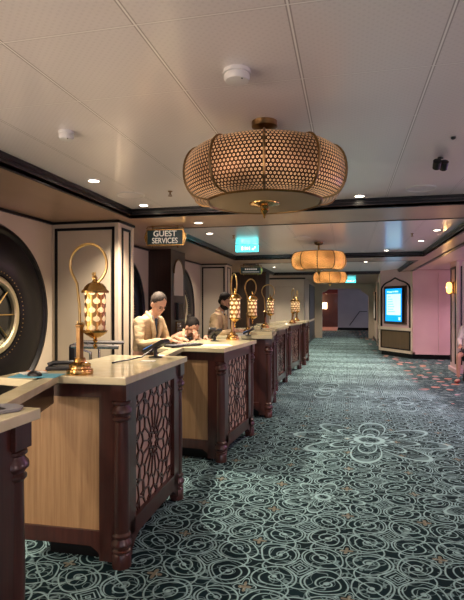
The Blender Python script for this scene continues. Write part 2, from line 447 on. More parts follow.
struct('floor',B((-4.5,-.6,30.6,36,.0,.012)),'pinkfloor')
struct('trim_%d'%tn,B((-4.5,-.55,31.2,31.9,2.25,2.5)),'redsoffit'); tn+=1
bm=bmesh.new(); tube(bm,[(.15,31.5,.3),(.75,31.5,1.15),(1.2,31.5,1.15)],.02,6)
tag(obj('handrail',bm,'blackmat'),'thin dark sloping handrail on the far grey wall','handrail')
L=thing('wall_lamp','glowing cream square lamp on the brown wall of the far lobby','lamp',(-1.53,35.98,1.5))
obj('lamp_shade',B((-.15,.15,-.14,-.02,-.22,.22)),'orangeshade',L,bevel=.02); obj('wall_plate',B((-.12,.12,-.02,.02,-.15,.15)),'brassdark',L)
# ------------------------------------------------------------------ right side
def face_frame(p,q):        # local plane matrix: x along p->q, y out towards -normal (viewer side), z up
    p=Vector((*p,0)); q=Vector((*q,0)); t=(q-p).normalized(); n=Vector((t.y,-t.x,0))
    return Matrix(((t.x,n.x,0,p.x),(t.y,n.y,0,p.y),(0,0,1,0),(0,0,0,1))),(q-p).length
K=[(1.16,21.0),(1.0,16.4),(1.84,15.1),(2.8,15.1),(4.6,15.1),(4.6,21)]
bm=bmesh.new(); prism(bm,K,.14,SH+.1); ws=struct('wall_kiosk',bm,'rose')
struct('baseboard_kiosk',prism(bmesh.new(),[(1.2,20.9),(1.06,16.45),(1.84,15.2),(4.5,15.2),(4.5,20.9)],0,.14),'black')
F,L1=face_frame(K[1],K[2])
def fbox(bm,x0,x1,y0,y1,z0,z1,F=F): return box(bm,x0,x1,y0,y1,z0,z1,F)
bm=bmesh.new(); fbox(bm,0,L1,0,.03,.14,.22); fbox(bm,0,.06,0,.03,.14,SH); fbox(bm,L1-.06,L1,0,.03,.14,SH); fbox(bm,0,L1,0,.05,.80,.88); obj('cream_rail',bm,'cream',ws)
bm=bmesh.new(); fbox(bm,.13,L1-.13,0,.02,.26,.76); obj('lower_panel',bm,'tanpanel',ws)
bm=bmesh.new(); f=.03
for a in ((.10,.13,.23,.79),(L1-.13,L1-.10,.23,.79),(.10,L1-.10,.23,.26),(.10,L1-.10,.76,.79)): fbox(bm,a[0],a[1],0,.03,a[2],a[3])
obj('panel_moulding',bm,'black',ws)
cx=L1/2; AP=[(.12,.9),(.12,2.02)]+[(.12+(cx-.12)*(1-math.cos(t)),2.02+.27*math.sin(t)) for t in [k*PI/16 for k in range(1,7)]]+[(cx,2.36)]
AP+= [(L1-p[0],p[1]) for p in AP[-2::-1]]
bm=bmesh.new()
for p,q in zip(AP[:-1],AP[1:]): seg_box(bm,p,q,.035,.03,0,F)
obj('arch_moulding',bm,'black',ws)
bm=bmesh.new(); fbox(bm,.26,L1-.26,0,.03,.98,2.12); obj('screen_surround',bm,'maho_dark',ws)
scn=thing('information_screen','tall lit blue and white information screen in the arched recess','screen',F@Vector((cx,.03,0)))
o=Vector(scn.location)
G=Matrix.Translation(-o)@F@Matrix.Translation((0,-.045,0))
def gbox(*a): return box(bmesh.new(),*a,G)
obj('bezel',gbox(.36,L1-.36,.07,.12,1.02,2.08),'blackmat',scn)
obj('display',gbox(.40,L1-.40,.12,.125,1.06,2.04),'scrblue',scn)
obj('page',gbox(.47,L1-.44,.125,.128,1.25,1.88),'scrlight',scn)
bm=bmesh.new()
for k,(a,b) in enumerate(((.10,.18),(.1,.26),(.1,.27),(.1,.3),(.1,.34),(.1,.3),(.1,.37))): box(bm,.42+a,.42+b+.06,.128,.13,1.80-k*.075-.01,1.80-k*.075+.006,G)
obj('text_lines',bm,'scrtext',scn)
bm=bmesh.new()
for a,b,z in ((.48,.56,1.95),(.58,.72,1.94),(.75,.80,1.95),(.83,1.0,1.95)):
    bm=bmesh.new(); box(bm,a,b,.125,.129,z-.02,z+.02,G); obj('header_mark',bm,'scrlight',scn)
bm=bmesh.new()
box(bm,L1-.53,L1-.45,.125,.129,1.1,1.19,G)
obj('corner_mark',bm,'scrlight',scn)
F2,L2=face_frame(K[2],K[3])
bm=bmesh.new(); box(bm,.0,.05,0,.02,.14,SH,F2); box(bm,.68,.72,0,.025,.14,SH,F2); box(bm,0,L2,0,.03,SH-.07,SH,F2); box(bm,0,L2,0,.02,.14,.2,F2); obj('pilaster_strip',bm,'rose',ws)
F3,L3=face_frame(K[0],K[1])
bm=bmesh.new(); box(bm,L3-2.2,L3-.3,0,.02,.95,2.3,F3); obj('side_panel',bm,'glass',ws); bm=bmesh.new(); box(bm,L3-2.2,L3-.3,0,.02,.25,.8,F3); obj('side_panel',bm,'glass',ws)
bm=bmesh.new(); box(bm,0,L3,0,.04,.82,.9,F3); box(bm,L3-2.4,L3-2.25,0,.03,.14,SH,F3); box(bm,L3-.12,L3,0,.02,.14,SH,F3); obj('side_rail',bm,'cream',ws)
struct('wall_passage_right',B((1.2,1.4,21,24.2,0,SH+.1)),'cream')
struct('baseboard_passage_right',B((1.17,1.2,21,24.2,0,.12)),'black')
pf=thing('picture_frame','narrow white framed panel on the right wall of the far passage','picture',(1.2,22.4,1.5)); obj('frame',B((-.05,0,-.5,.5,-.6,.6)),'blackmat',pf,bevel=.008); obj('picture',B((-.055,-.05,-.42,.42,-.52,.52)),'paper',pf)
# pillar with sconce at right
pl=struct('wall_right_pillar',B((2.42,3.2,12.15,12.9,.1,SH+.1)),'rose')
obj('plinth',B((2.38,3.24,12.11,12.94,.0,.1)),'rose',pl,bevel=.01)
bm=bmesh.new()
for x in (2.50,): box(bm,x,x+.03,12.13,12.15,.2,SH-.1)
box(bm,2.62,2.66,12.13,12.15,.2,SH-.1); box(bm,2.66,3.1,12.13,12.15,SH-.14,SH-.1); box(bm,2.66,3.1,12.13,12.15,.2,.24)
box(bm,2.40,2.42,12.25,12.3,.2,SH-.1); box(bm,2.40,2.42,12.74,12.79,.2,SH-.1); box(bm,2.40,2.42,12.25,12.79,SH-.15,SH-.1)
obj('panel_moulding',bm,'black',pl)
obj('corner_strip',B((2.41,2.47,12.14,12.2,.1,SH),(2.53,2.57,12.14,12.16,.1,SH)),'cream',pl)
so=thing('wall_sconce','small glowing amber sconce on the pillar at the right','lamp',(2.42,12.45,1.95))
bm=bmesh.new(); lathe(bm,[(.02,-.13),(.05,-.10),(.065,0),(.06,.08),(.04,.12),(.01,.13)],16,Matrix.Translation((-.11,0,0))); obj('glass_shade',bm,'sconceglow',so,smooth=True)
bm=bmesh.new(); box(bm,-.03,0,-.05,.05,-.14,.14); tube(bm,[(-.02,0,-.1),(-.11,0,-.15)],.012,6); tube(bm,[(-.02,0,.1),(-.11,0,.13)],.012,6); obj('bracket',bm,'brass',so)
struct('wall_right',B((4.6,4.75,-6,15.1,0,SH+.1)),'rose')
# ------------------------------------------------------------------ counters
def post_bm(x,y):
    bm=bmesh.new(); m=Matrix.Translation((x,y,0))
    lathe(bm,[(.056,0),(.056,.075),(.05,.085)],24,m)
    prof=[(.05,.085),(.056,.09),(.056,.10),(.046,.108),(.046,.112),(.062,.13),(.062,.15),(.047,.168),(.047,.172),(.056,.182),(.056,.192),(.044,.205),
          (.047,.5),(.042,.86),(.054,.874),(.054,.884),(.044,.894),(.062,.915),(.062,.935),(.046,.955),(.046,.96),(.056,.968),(.056,.98),(.046,.988)]
    lathe(bm,prof,24,m); box(bm,x-.05,x+.05,y-.05,y+.05,.988,1.085); return bm
PW,PL=.59,1.06           # pod width (to staff side) and length
def rosette(F,w,h,cx,cz):
    bm=bmesh.new(); N=16
    def P(r,k,a=1.12): t=2*PI*k/N+PI/N; return Vector((cx+r*math.sin(t),cz+r*a*math.cos(t)))
    segs=[]
    rs=[.075,.20,.235,.275,.305,.35,.38,.43,.465,.52]
    for k in range(N):
        segs.append((P(.042 if k%2 else .07,k),P(.07 if k%2 else .042,k+1)))
        segs.append((P(.105,k),P(rs[1],k)))
        segs+= [(P(.105,k),P(.08,k+.5)),(P(.105,k+1),P(.08,k+.5))]
        segs+= [(P(rs[1],k),P(rs[2],k+.5)),(P(rs[1],k+1),P(rs[2],k+.5)),(P(rs[2],k+.5),P(rs[3],k+.5)),
                (P(rs[3],k+.5),P(rs[4],k)),(P(rs[3],k+.5),P(rs[4],k+1)),(P(rs[4],k),P(rs[5],k)),
                (P(rs[5],k),P(rs[6],k+.5)),(P(rs[5],k+1),P(rs[6],k+.5)),(P(rs[6],k+.5),P(rs[7],k+.5)),
                (P(rs[7],k+.5),P(rs[8],k)),(P(rs[7],k+.5),P(rs[8],k+1)),(P(rs[8],k),P(rs[9],k)),
                (P(rs[4],k),P(rs[5],k+.35)),(P(rs[6],k+.5),P(rs[7],k+.15)),(P(rs[5],k),P(rs[3],k+.5))]
    x0,x1,z0,z1=cx-w/2,cx+w/2,cz-h/2,cz+h/2
    def clip(p,q):
        t0,t1=0,1; d=q-p
        for c,lo,hi in ((0,x0,x1),(1,z0,z1)):
            if abs(d[c])<1e-9:
                if p[c]<lo or p[c]>hi: return None
                continue
            a,b=(lo-p[c])/d[c],(hi-p[c])/d[c]
            if a>b:a,b=b,a
            t0=max(t0,a);t1=min(t1,b)
        return (p+d*t0,p+d*t1) if t0<t1 else None
    for p,q in segs:
        c=clip(p,q)
        if c: seg_box(bm,c[0],c[1],.0105,.010,0,F)
    return bm
def arch_rail(bm,F,x0,x1,zt,z_lo,z_hi,d0,d1):
    n=14
    for i in range(n):
        a,b=i/n,(i+1)/n
        def zz(t):
            e=min(t,1-t)/.16
            return z_lo+(z_hi-z_lo)*(1 if e>=1 else math.sin(e*PI/2))
        xa,xb=x0+(x1-x0)*a,x0+(x1-x0)*b
        vs=[bm.verts.new(F@Vector(p)) for p in ((xa,d0,zz(a)),(xb,d0,zz(b)),(xb,d1,zz(b)),(xa,d1,zz(a)),(xa,d0,zt),(xb,d0,zt),(xb,d1,zt),(xa,d1,zt))]
        for f in ((0,3,2,1),(4,5,6,7),(0,1,5,4),(1,2,6,5),(2,3,7,6),(3,0,4,7)): bm.faces.new([vs[j] for j in f])
def make_pod(label,loc,rz,group):
    t=thing('service_counter',label,'counter',loc,rz,group)
    # carcass (set back), kick dark
    obj('carcass',B((-PW+.02,-.03,.0,PL,.11,1.085)),'maho',t)
    obj('kick_plinth',B((-PW+.08,-.10,.07,PL-.07,0,.11)),'black',t)
    # near side: stiles, rails, pale panel
    FN=Matrix(((1,0,0,0),(0,-1,0,0),(0,0,1,0),(0,0,0,1)))       # x along +X, y out towards -Y
    bm=bmesh.new()
    box(bm,-.13,-.0,0,.03,.03,1.085,FN); box(bm,-.70,-.685,0,.03,.1,1.085,FN); box(bm,-.685,-.13,0,.03,1.0,1.085,FN)
    arch_rail(bm,FN,-.70,-.10,.205,.03,.115,0,.03)
    obj('side_frame',bm,'maho',t)
    obj('side_panel',box(bmesh.new(),-.685,-.13,0,.012,.205,1.0,FN),'zebra',t)
    # far side
    FF=Matrix.Translation((0,PL,0)); bm=bmesh.new(); box(bm,-PW,-.05,0,.02,.12,1.085,FF); obj('rear_panel',bm,'maho',t)
    # front: frame + fretwork
    FR=Matrix(((0,1,0,0),(1,0,0,0),(0,0,1,0),(0,0,0,1)))        # local x -> +Y, local y -> +X
    bm=bmesh.new(); x0,x1=.0,PL
    a,b=x0+.15,x1-.15
    box(bm,x0,a-.06,-.03,.03,.03,1.085,FR); box(bm,b+.06,x1,-.03,.03,.03,1.085,FR); box(bm,a-.06,a,-.03,.03,.15,1.085,FR); box(bm,b,b+.06,-.03,.03,.15,1.085,FR); box(bm,a,b,-.03,.03,.985,1.085,FR)
    arch_rail(bm,FR,x0+.06,x1-.06,.235,.03,.125,-.02,.03)
    obj('front_frame',bm,'maho',t)
    obj('fret_backing',box(bmesh.new(),a,b,-.03,-.002,.235,.985,FR),'fret',t)
    FP=Matrix.Translation((-.002,0,0))@FR
    obj('fretwork',rosette(FP,b-a,.75,(a+b)/2,.61),'maho',t)
    obj('corner_post',post_bm(0,0),'maho',t,smooth=True); obj('corner_post',post_bm(0,PL),'maho',t,smooth=True)
    bm=bmesh.new(); prism(bm,[(.06,-.08),(.06,1.16),(-PW-.01,1.16),(-PW-.01,.08),(-.70,.02),(-.70,-.20),(-.40,-.26),(-.37,-.08)],1.085,1.13)
    obj('worktop',bm,'stone',t,bevel=.006)
    return t
GP='row of fretted counters'
pods=[(-1.28,.66,0),(-1.305,2.75,1.5),(-1.215,4.80,-4.5),(-1.06,6.85,5),(-1.27,8.98,-3),(-1.26,11.15,-7),(-1.08,12.98,0)]
LB=['nearest service counter at the lower left edge, only a dark corner in view',
 'large fretted counter in the foreground carrying a lamp, pale oak side panel',
 'second whole fretted counter from the front, beside the man bent over a keyboard',
 'counter just past the second one, plain dark face with a cream slab on top',
 'counter behind the one with the cream slab, narrow dark front and bright post',
 'second to last counter, pale fretted front with two lamps above',
 'farthest service counter, only its corner post showing near the beige end wall']
p0=make_pod(LB[1],(pods[1][0],pods[1][1],0),R(pods[1][2]),GP)
P=[None]*7; P[1]=p0
for i in (0,2,3,4,5,6): P[i]=dup(p0,(pods[i][0],pods[i][1],0),R(pods[i][2]),LB[i],GP)
for c in P[3].children:
    if c.name.startswith('side_panel'): c.data=c.data.copy(); c.data.materials[0]=M['maho']
def W(i,x,y,z=0):
    a=R(pods[i][2]); return Vector((pods[i][0]+x*math.cos(a)-y*math.sin(a),pods[i][1]+x*math.sin(a)+y*math.cos(a),z))
GL=['angled cream ledge joining the foreground counter to the nearest one','angled cream ledge between the two large fretted counters','angled ledge before the counter with the cream slab','angled ledge behind the counter with the cream slab','angled ledge before the second to last counter','angled ledge before the farthest counter']
for i in range(1,7):
    A=W(i,-.37,-.075); Bp=W(i-1,-.13,1.165)
    t=thing('counter_flap',GL[i-1],'counter flap',(A.x,A.y,0),0,'ledges linking the counters')
    d=(Bp-A); L=d.length; F_=Matrix.Rotation(math.atan2(d.y,d.x),4,'Z')
    obj('ledge',box(bmesh.new(),.0,L,-.10,0,1.087,1.13,F_),'stone',t,bevel=.004)
    obj('apron',box(bmesh.new(),.02,L-.02,-.08,-.02,.97,1.087,F_),'maho_dark',t)
# ------------------------------------------------------------------ crook lamps
def make_lamp():
    t=thing('crook_lamp','','lamp'); 
    bm=bmesh.new(); lathe(bm,[(.078,0),(.08,.012),(.078,.03),(.066,.036),(.064,.045),(.066,.06),(.05,.07),(.036,.075),(.034,.09),(.03,.1)],28); obj('lamp_base',bm,'brass',t,smooth=True)
    bm=bmesh.new(); lathe(bm,[(.024,.09),(.024,.285),(.03,.29),(.03,.30),(.012,.31)],6); obj('sleeve',bm,'brassdark',t)
    pts=[(0,0,.30),(-.005,0,.42),(-.02,0,.55)]
    c=(.058,.0,.665); r=.125
    a0=205
    for a in range(a0,-62,-12): pts.append((c[0]+r*math.cos(R(a)),0,c[2]+r*math.sin(R(a))))
    bm=bmesh.new(); tube(bm,pts,.0085,8); 
    e=pts[-1]; tube(bm,[e,(e[0]-.02,0,e[2]+.0),(e[0]-.035,0,e[2]+.03),(e[0]-.03,0,e[2]+.045)],[.008,.007,.006,.003],8)
    ball(bm,(e[0]-.03,0,e[2]+.05),.011,seg=8)
    obj('crook',bm,'gold',t,smooth=True)
    lx=.105
    tz=.60
    ln=obj('lantern',lathe(bmesh.new(),[(.062,.265),(.062,.50)],32,Matrix.Translation((lx,0,0)),uv=(7,19),cap=False),'lantern',t,smooth=True)
    bm=bmesh.new(); m=Matrix.Translation((lx,0,0))
    lathe(bm,[(.080,.492),(.082,.504),(.070,.514),(.062,.53),(.045,.548),(.02,.558),(.012,.575),(.014,.585),(.004,.60)],28,m); obj('lantern_cap',bm,'brass',ln,smooth=True)
    bm=bmesh.new(); lathe(bm,[(.004,.155),(.012,.165),(.014,.175),(.006,.185),(.008,.195),(.016,.205),(.008,.215),(.03,.225),(.055,.242),(.072,.256),(.074,.268),(.062,.272)],28,m); obj('lantern_bowl',bm,'brass',ln,smooth=True)
    bm=bmesh.new(); tube(bm,[(lx,0,.595),(lx+.004,0,.61),(lx,0,.62),(lx-.004,0,.61),(lx,0,.595)],.003,5)
    obj('hook_link',bm,'gold',t); bm=bmesh.new(); tube(bm,[(0,0,.305),(.02,0,.315),(.03,0,.30),(.045,0,.305)],.004,6); tube(bm,[(0,0,.32),(-.015,0,.32),(-.02,0,.305)],.004,6); obj('scroll_bracket',bm,'gold',t)
    return t
lamp=make_lamp(); GLP='brass crook lamps on the counters'
lp=[((-1.585,2.76),-3,'brass crook lamp with pierced lantern on the foreground counter'),
    ((-1.335,5.84),-62,'brass lamp standing right of the second man, lantern in front of its pole'),
    ((-1.39,7.07),-40,'brass crook lamp with the lantern just right of the tall lamp, lower and smaller'),
    ((-1.46,9.05),-15,'small brass crook lamp standing third along the far counters'),
    ((-1.22,11.5),-70,'left one of the two overlapping far brass lamps'),
    ((-1.27,13.0),-75,'right one of the two overlapping far brass lamps')]
for i,((x,y),a,l) in enumerate(lp):
    if i==0: lamp.location=(x,y,1.13); lamp.rotation_euler=(0,0,R(a)); lamp['label']=l; lamp['group']=GLP; 
    else: dup(lamp,(x,y,1.13),R(a),l,GLP)
# ------------------------------------------------------------------ counter clutter
def make_pad():
    t=thing('card_terminal','','card terminal')
    bm=bmesh.new(); lathe(bm,[(.05,0),(.05,.006),(.014,.012),(.012,.07)],16); obj('stand',bm,'blackmat',t,smooth=True)
    Q=Matrix.Translation((0,0,.085))@Matrix.Rotation(R(-28),4,'X')
    hd=obj('handset',box(bmesh.new(),-.045,.045,-.11,.10,-.018,.018,Q),'blackmat',t,bevel=.01)
    obj('screen',box(bmesh.new(),-.034,.034,.0,.085,.018,.021,Q),'padscreen',hd)
    bm=bmesh.new()
    for i in range(3):
        for j in range(4): box(bm,-.03+i*.022,-.014+i*.022,-.095+j*.022,-.08+j*.022,.018,.022,Q)
    obj('keys',bm,'greypl',hd); return t
pad=make_pad(); pad['group']='card terminals on the counters'
pad.location=(-1.50,3.78,1.13); pad.rotation_euler=(0,0,R(75)); pad.scale=(1.1,1.1,1.0)
pad['label']='black card terminal with blue screen at the rear end of the foreground counter'
dup(pad,(-1.50,5.62,1.13),R(40),'black card terminal with blue screen left of the tall brass lamp, before the woman',None)
dup(pad,(-1.62,5.95,1.13),R(20),'black card terminal with blue screen before the second man\'s waist',None)
dup(pad,(-1.32,6.74,1.13),R(80),'dark card terminal just right of the tall brass lamp',None,(.8,.8,.7))
def keyboard(loc,rz,label):
    t=thing('keyboard',label,'keyboard',loc,rz); obj('case',B((-.21,.21,-.065,.065,0,.018)),'blackmat',t,bevel=.005)
    bm=bmesh.new()
    for i in range(14):
        for j in range(4): box(bm,-.2+i*.0286,-.178+i*.0286,-.055+j*.028,-.034+j*.028,.018,.024)
    obj('keys',bm,'greypl',t); return t
keyboard((-1.62,4.86,1.13),R(60),'black keyboard under the first man\'s hands')
def mouse(loc,rz,label):
    t=thing('computer_mouse',label,'mouse',loc,rz); bm=bmesh.new(); ball(bm,(0,0,.0),.035,.055,.03,seg=16)
    bmesh.ops.bisect_plane(bm,geom=bm.verts[:]+bm.edges[:]+bm.faces[:],plane_co=(0,0,0),plane_no=(0,0,-1),clear_outer=True); obj('shell',bm,'blackmat',t,smooth=True)
    bm=bmesh.new(); box(bm,-.004,.004,.02,.035,.022,.03); obj('wheel',bm,'greypl',t); return t
mouse((-1.80,2.62,1.133),R(70),'black computer mouse on the blue leaflet near the foreground lamp')
tag(obj('leaflet',box(bmesh.new(),-.14,.14,-.08,.08,0,.003),'bluepaper',loc=(-1.79,2.63,1.13)),'blue leaflet lying under the computer mouse','leaflet').rotation_euler=(0,0,.2)
tag(obj('card',box(bmesh.new(),-.06,.06,-.03,.03,0,.004),'orange',loc=(-1.91,2.80,1.13)),'orange card at the left end of the foreground counter','card').rotation_euler=(0,0,.5)
bm=bmesh.new(); 
tag(obj('notepaper',box(bmesh.new(),-.07,.07,-.05,.05,0,.006),'paper',loc=(-1.87,2.71,1.133)),'white paper beside the orange card','paper').rotation_euler=(0,0,.9)
t=thing('desk_phone','long black desk phone lying behind the mouse by the foreground lamp','telephone',(-1.77,2.93,1.13),R(20))
obj('cradle',B((-.13,.13,-.05,.05,0,.025)),'blackmat',t,bevel=.008); bm=bmesh.new(); tube(bm,[(-.12,0,.03),(-.09,0,.045),(.09,0,.045),(.12,0,.03)],[.018,.014,.014,.018],8); obj('receiver',bm,'blackmat',t,smooth=True)
# long payment pad on nearest counter
t=thing('signature_pad','dark grey flat pad lying on the nearest worktop at the left edge','signature pad',(-1.38,1.66,1.131),R(62))
bm=bmesh.new(); prism(bm,[(-.16,-.06),(-.12,-.075),(.12,-.075),(.16,-.03),(.16,.03),(.12,.075),(-.12,.075),(-.16,.06)],0,.012); obj('body',bm,'greypl',t,bevel=.003)
obj('pad_screen',B((-.08,.08,-.045,.045,.012,.014)),'blackmat',t)
tag(obj('paper_slip',B((-.05,.05,-.035,.035,0,.004)),'paper',loc=(-1.45,3.5,1.13)),'small pale slip on the foreground worktop','paper')
bm=bmesh.new(); tube(bm,[(-1.64,3.3,1.136),(-1.6,3.45,1.14),(-1.54,3.6,1.15),(-1.50,3.72,1.20),(-1.45,3.78,1.215)],.006,6); tube(bm,[(-1.52,3.68,1.17),(-1.50,3.73,1.20)],.012,8)
tag(obj('cable',bm,'blackmat'),'black cable curving up to the terminal on the foreground counter','cable')
# documents on man 1's side, slab on counter 3
tag(obj('document_sheet',B((-.15,.15,-.1,.1,0,.004)),'paper',loc=(-1.32,5.02,1.13)),'white sheets right of the first man\'s keyboard','paper').rotation_euler=(0,0,.5)
s=obj('stone_slab',B((-.25,.05,.0,.75,0,.05)),'stone',bevel=.006,loc=W(3,0.0,-.03,1.13)); tag(s,'thick cream slab lying on the plain dark counter','slab'); s.rotation_euler=(0,0,R(pods[3][2]))
tag(obj('document_sheet',B((-.12,.12,-.09,.09,0,.02)),'paper',loc=(-1.45,6.82,1.13)),'folded white sheet in front of the second man','paper').rotation_euler=(0,0,.8)
for k,(x,y,r,l) in enumerate(((-1.38,8.0+.08,30,'small tangle of black headset beyond the cream slab'),(-1.5,9.25,70,'black headset on the counter left of the far lamps'))):
    t=thing('headset',l,'headset',(x,y if k else 7.75,1.13 if k else 1.13),R(r)); bm=bmesh.new()
    tube(bm,[(.08*math.cos(a),0,.02+.09*math.sin(a)) for a in [j*PI/10 for j in range(11)]],.006,6); obj('band',bm,'blackmat',t)
    for sx in (-1,1):
        bm=bmesh.new(); ball(bm,(sx*.08,0,.035),.016,.035,.035,seg=10); obj('ear_cup',bm,'blackmat',t,smooth=True)
# tall swivel chair behind counter 1
t=thing('swivel_chair','black swivel chair with metal armrests behind the foreground counter','chair',(-2.32,4.42,0),R(-70))
bm=bmesh.new()
for k in range(5):
    a=2*PI*k/5; tube(bm,[(0,0,.1),(.28*math.cos(a),.28*math.sin(a),.06)],[.025,.015],6); ball(bm,(.28*math.cos(a),.28*math.sin(a),.03),.03,seg=8)
obj('star_base',bm,'blackmat',t); obj('gas_column',lathe(bmesh.new(),[(.03,.1),(.03,.4),(.02,.4),(.02,.75)],12),'chrome',t)
obj('seat',B((-.24,.24,-.22,.24,.75,.82)),'blackcloth',t,bevel=.03); 
bm=bmesh.new(); prism(bm,[(-.2,-.26),(.2,-.26),(.22,-.20),(-.22,-.20)],.86,1.19); obj('backrest',bm,'blackcloth',t,bevel=.025)
for sx in (-1,1):
    bm=bmesh.new(); tube(bm,[(sx*.25,-.05,.8),(sx*.28,-.05,1.12),(sx*.28,-.2,1.17)],.014,8); tube(bm,[(sx*.28,-.22,1.175),(sx*.28,.2,1.165)],.02,8); obj('armrest',bm,'chrome' ,t,smooth=True)
# wall phone and small monitor on the dark pillar
t=thing('wall_monitor','small black screen on the dark timber pillar behind the first man','monitor',(-3.0,8.67,1.42)); obj('screen_case',B((0,.05,-.13,.13,-.14,.17)),'blackmat',t,bevel=.006); obj('screen_glass',B((.05,.052,-.11,.11,-.12,.15)),'glass',t)
t=thing('control_panel','dotted metal control panel below the small black wall screen','panel',(-3.0,8.67,1.12)); obj('face_plate',B((0,.02,-.14,.14,-.15,.13)),'brassdark',t)
bm=bmesh.new()
for i in range(4):
    for j in range(5): ball(bm,(.02,-.1+i*.066,-.11+j*.05),.013,seg=8)
obj('buttons',bm,'chrome',t)
# ------------------------------------------------------------------ hanging signs
def hang_sign(loc,label,w,h,txt=True):
    t=thing('hanging_sign',label,'sign',loc,R(6))
    fr=bmesh.new(); zc=0
    prism(fr,[(-w/2-.035,-h/2*.5),(-w/2-.01,-h/2-.015),(w/2+.01,-h/2-.015),(w/2+.035,-h/2*.5),(w/2+.045,0),(w/2+.035,h/2*.5),(w/2+.01,h/2+.015),(-w/2-.01,h/2+.015),(-w/2-.035,h/2*.5),(-w/2-.045,0)],-.015,.015,Matrix(((1,0,0,0),(0,0,1,0),(0,1,0,0),(0,0,0,1))))
    obj('frame',fr,'brass',t,bevel=.004); obj('board',B((-w/2,w/2,-.021,.021,-h/2,h/2)),'teal',t)
    bm=bmesh.new()
    for sx in (-1,1):
        x=sx*w*.36; tube(bm,[(x,0,h/2),(x,0,SH-loc[2])],.006,6); tube(bm,[(x,0,SH-loc[2]-.02),(x,0,SH-loc[2])],.016,8)
        ball(bm,(x,0,-h/2-.03),.012,seg=8)
        tube(bm,[(sx*w*.36,0,h/2+.05),(sx*w*.5,0,h/2+.05),(sx*(w*.5+.02),0,h/2+.02)],.006,6)
    tube(bm,[(-w*.36,0,h/2+.05),(w*.36,0,h/2+.05)],.006,6)
    obj('hanger',bm,'brassdark',t); return t
t=hang_sign((-2.19,5.84,2.385),'dark green GUEST SERVICES sign hanging above the first man',.44,.175)
text('lettering','GUEST',.098,'letters',t,(0,-.0225,.042),(PI/2,0,0)); text('lettering','SERVICES',.095,'letters',t,(0,-.0225,-.044),(PI/2,0,0),sx=.84)
t=hang_sign((-2.24,11.75,2.375),'farther dark hanging sign seen above the second man\'s lamps',.48,.15)
bm=bmesh.new()
for k in range(6): box(bm,-.14+k*.05,-.105+k*.05,-.023,-.021,.012,.045)
box(bm,-.2,.2,-.023,-.021,-.04,-.028); obj('lettering',bm,'letters',t)
def exit_sign(loc,label):
    t=thing('exit_sign',label,'exit sign',loc,R(4)); obj('light_panel',B((-.20,.20,-.012,.012,-.13,-.01)),'exit',t,bevel=.003)
    bm=bmesh.new()
    for (a,b,z0,z1) in ((-.10,-.07,-.10,-.04),(-.04,-.03,-.1,-.04),(-.01,.02,-.09,-.05),(.04,.05,-.1,-.04),(.09,.12,-.10,-.07),(.13,.15,-.07,-.04)): box(bm,a,b,-.014,-.012,z0,z1)
    obj('pictograms',bm,'exitdark',t); obj('ceiling_rail',B((-.21,.21,-.02,.02,-.01,0)),'chrome',t); return t
exit_sign((-1.72,8.67,CH),'cyan lit exit sign under the middle ceiling bay'); exit_sign((.12,19.5,SH),'small cyan exit sign past the farthest pendant')
# ------------------------------------------------------------------ pendants
def make_pendant(mat):
    t=thing('pendant_lamp','','pendant lamp')
    seg=120; n=10
    fac=lambda a:1-.035*(1-abs(math.cos(a*n/2+PI/2*0))**.8) if True else 1
    facet=lambda a: math.cos(PI/n)/math.cos(((a+PI/2)%(2*PI/n))-PI/n)*.35+.65
    prof=[]
    for k in range(15):
        s=k/14; a=-PI/2+PI*s
        prof.append((.335+.135*math.cos(a*.93)**.75, -.32+.145*math.sin(a)))
    prof=[(.33,-.47)]+[(p[0],p[1]) for p in prof[1:-1]]+[(.36,-.175)]
    bm=bmesh.new(); lathe(bm,prof,seg,uv=(132,44),cap=False,fac=facet); obj('shade',bm,mat,t,smooth=True)
    bm=bmesh.new()
    for k in range(n):
        a=-PI/2+2*PI*k/n; tube(bm,[((r+.004)*math.cos(a),(r+.004)*math.sin(a),z) for r,z in prof],.0075,6); obj('rib',bm,'brassdark',t,smooth=True); bm=bmesh.new()
    bm=bmesh.new()
    for (r,z) in ((.335,-.472),(.355,-.175)):
        bm=bmesh.new(); tube(bm,[(r*facet(2*PI*k/60)*math.cos(2*PI*k/60),r*facet(2*PI*k/60)*math.sin(2*PI*k/60),z) for k in range(60)],.009,6,True)
        obj('rim',bm,'brassdark',t,smooth=True)
    bm=bmesh.new(); lathe(bm,[(.0001,-.478),(.325,-.474),(.325,-.466),(.0001,-.466)],60,cap=False,fac=facet); obj('bottom_disc',bm,'olive',t)
    bm=bmesh.new(); lathe(bm,[(.001,-.178),(.35,-.175),(.35,-.18),(.001,-.183)],60,cap=False,fac=facet); obj('top_disc',bm,'olive',t)
    bm=bmesh.new(); lathe(bm,[(.09,-.474),(.088,-.482),(.05,-.492),(.03,-.496),(.022,-.51),(.026,-.52),(.018,-.532),(.008,-.545),(.006,-.56),(.001,-.565)],24); obj('finial',bm,'brass',t,smooth=True)
    bm=bmesh.new(); lathe(bm,[(.075,0),(.075,-.03),(.05,-.045),(.018,-.05),(.018,-.18)],24); obj('ceiling_canopy',bm,'brassdark',t,smooth=True)
    return t
pn=make_pendant('shade_near'); pn.location=(-.47,2.89,CH); pn.rotation_euler=(0,0,R(9)); pn['label']='large nearest pendant lamp with copper fretwork shade under the front ceiling'; pn['group']='round pendant lamps along the hall'
pf2=make_pendant('shade_far'); pf2.location=(-.47,8.65,CH); pf2['label']='middle glowing orange pendant lamp of the three'; pf2['group']='round pendant lamps along the hall'
dup(pf2,(-.45,14.0,CH),0,'farthest and smallest glowing orange pendant lamp')
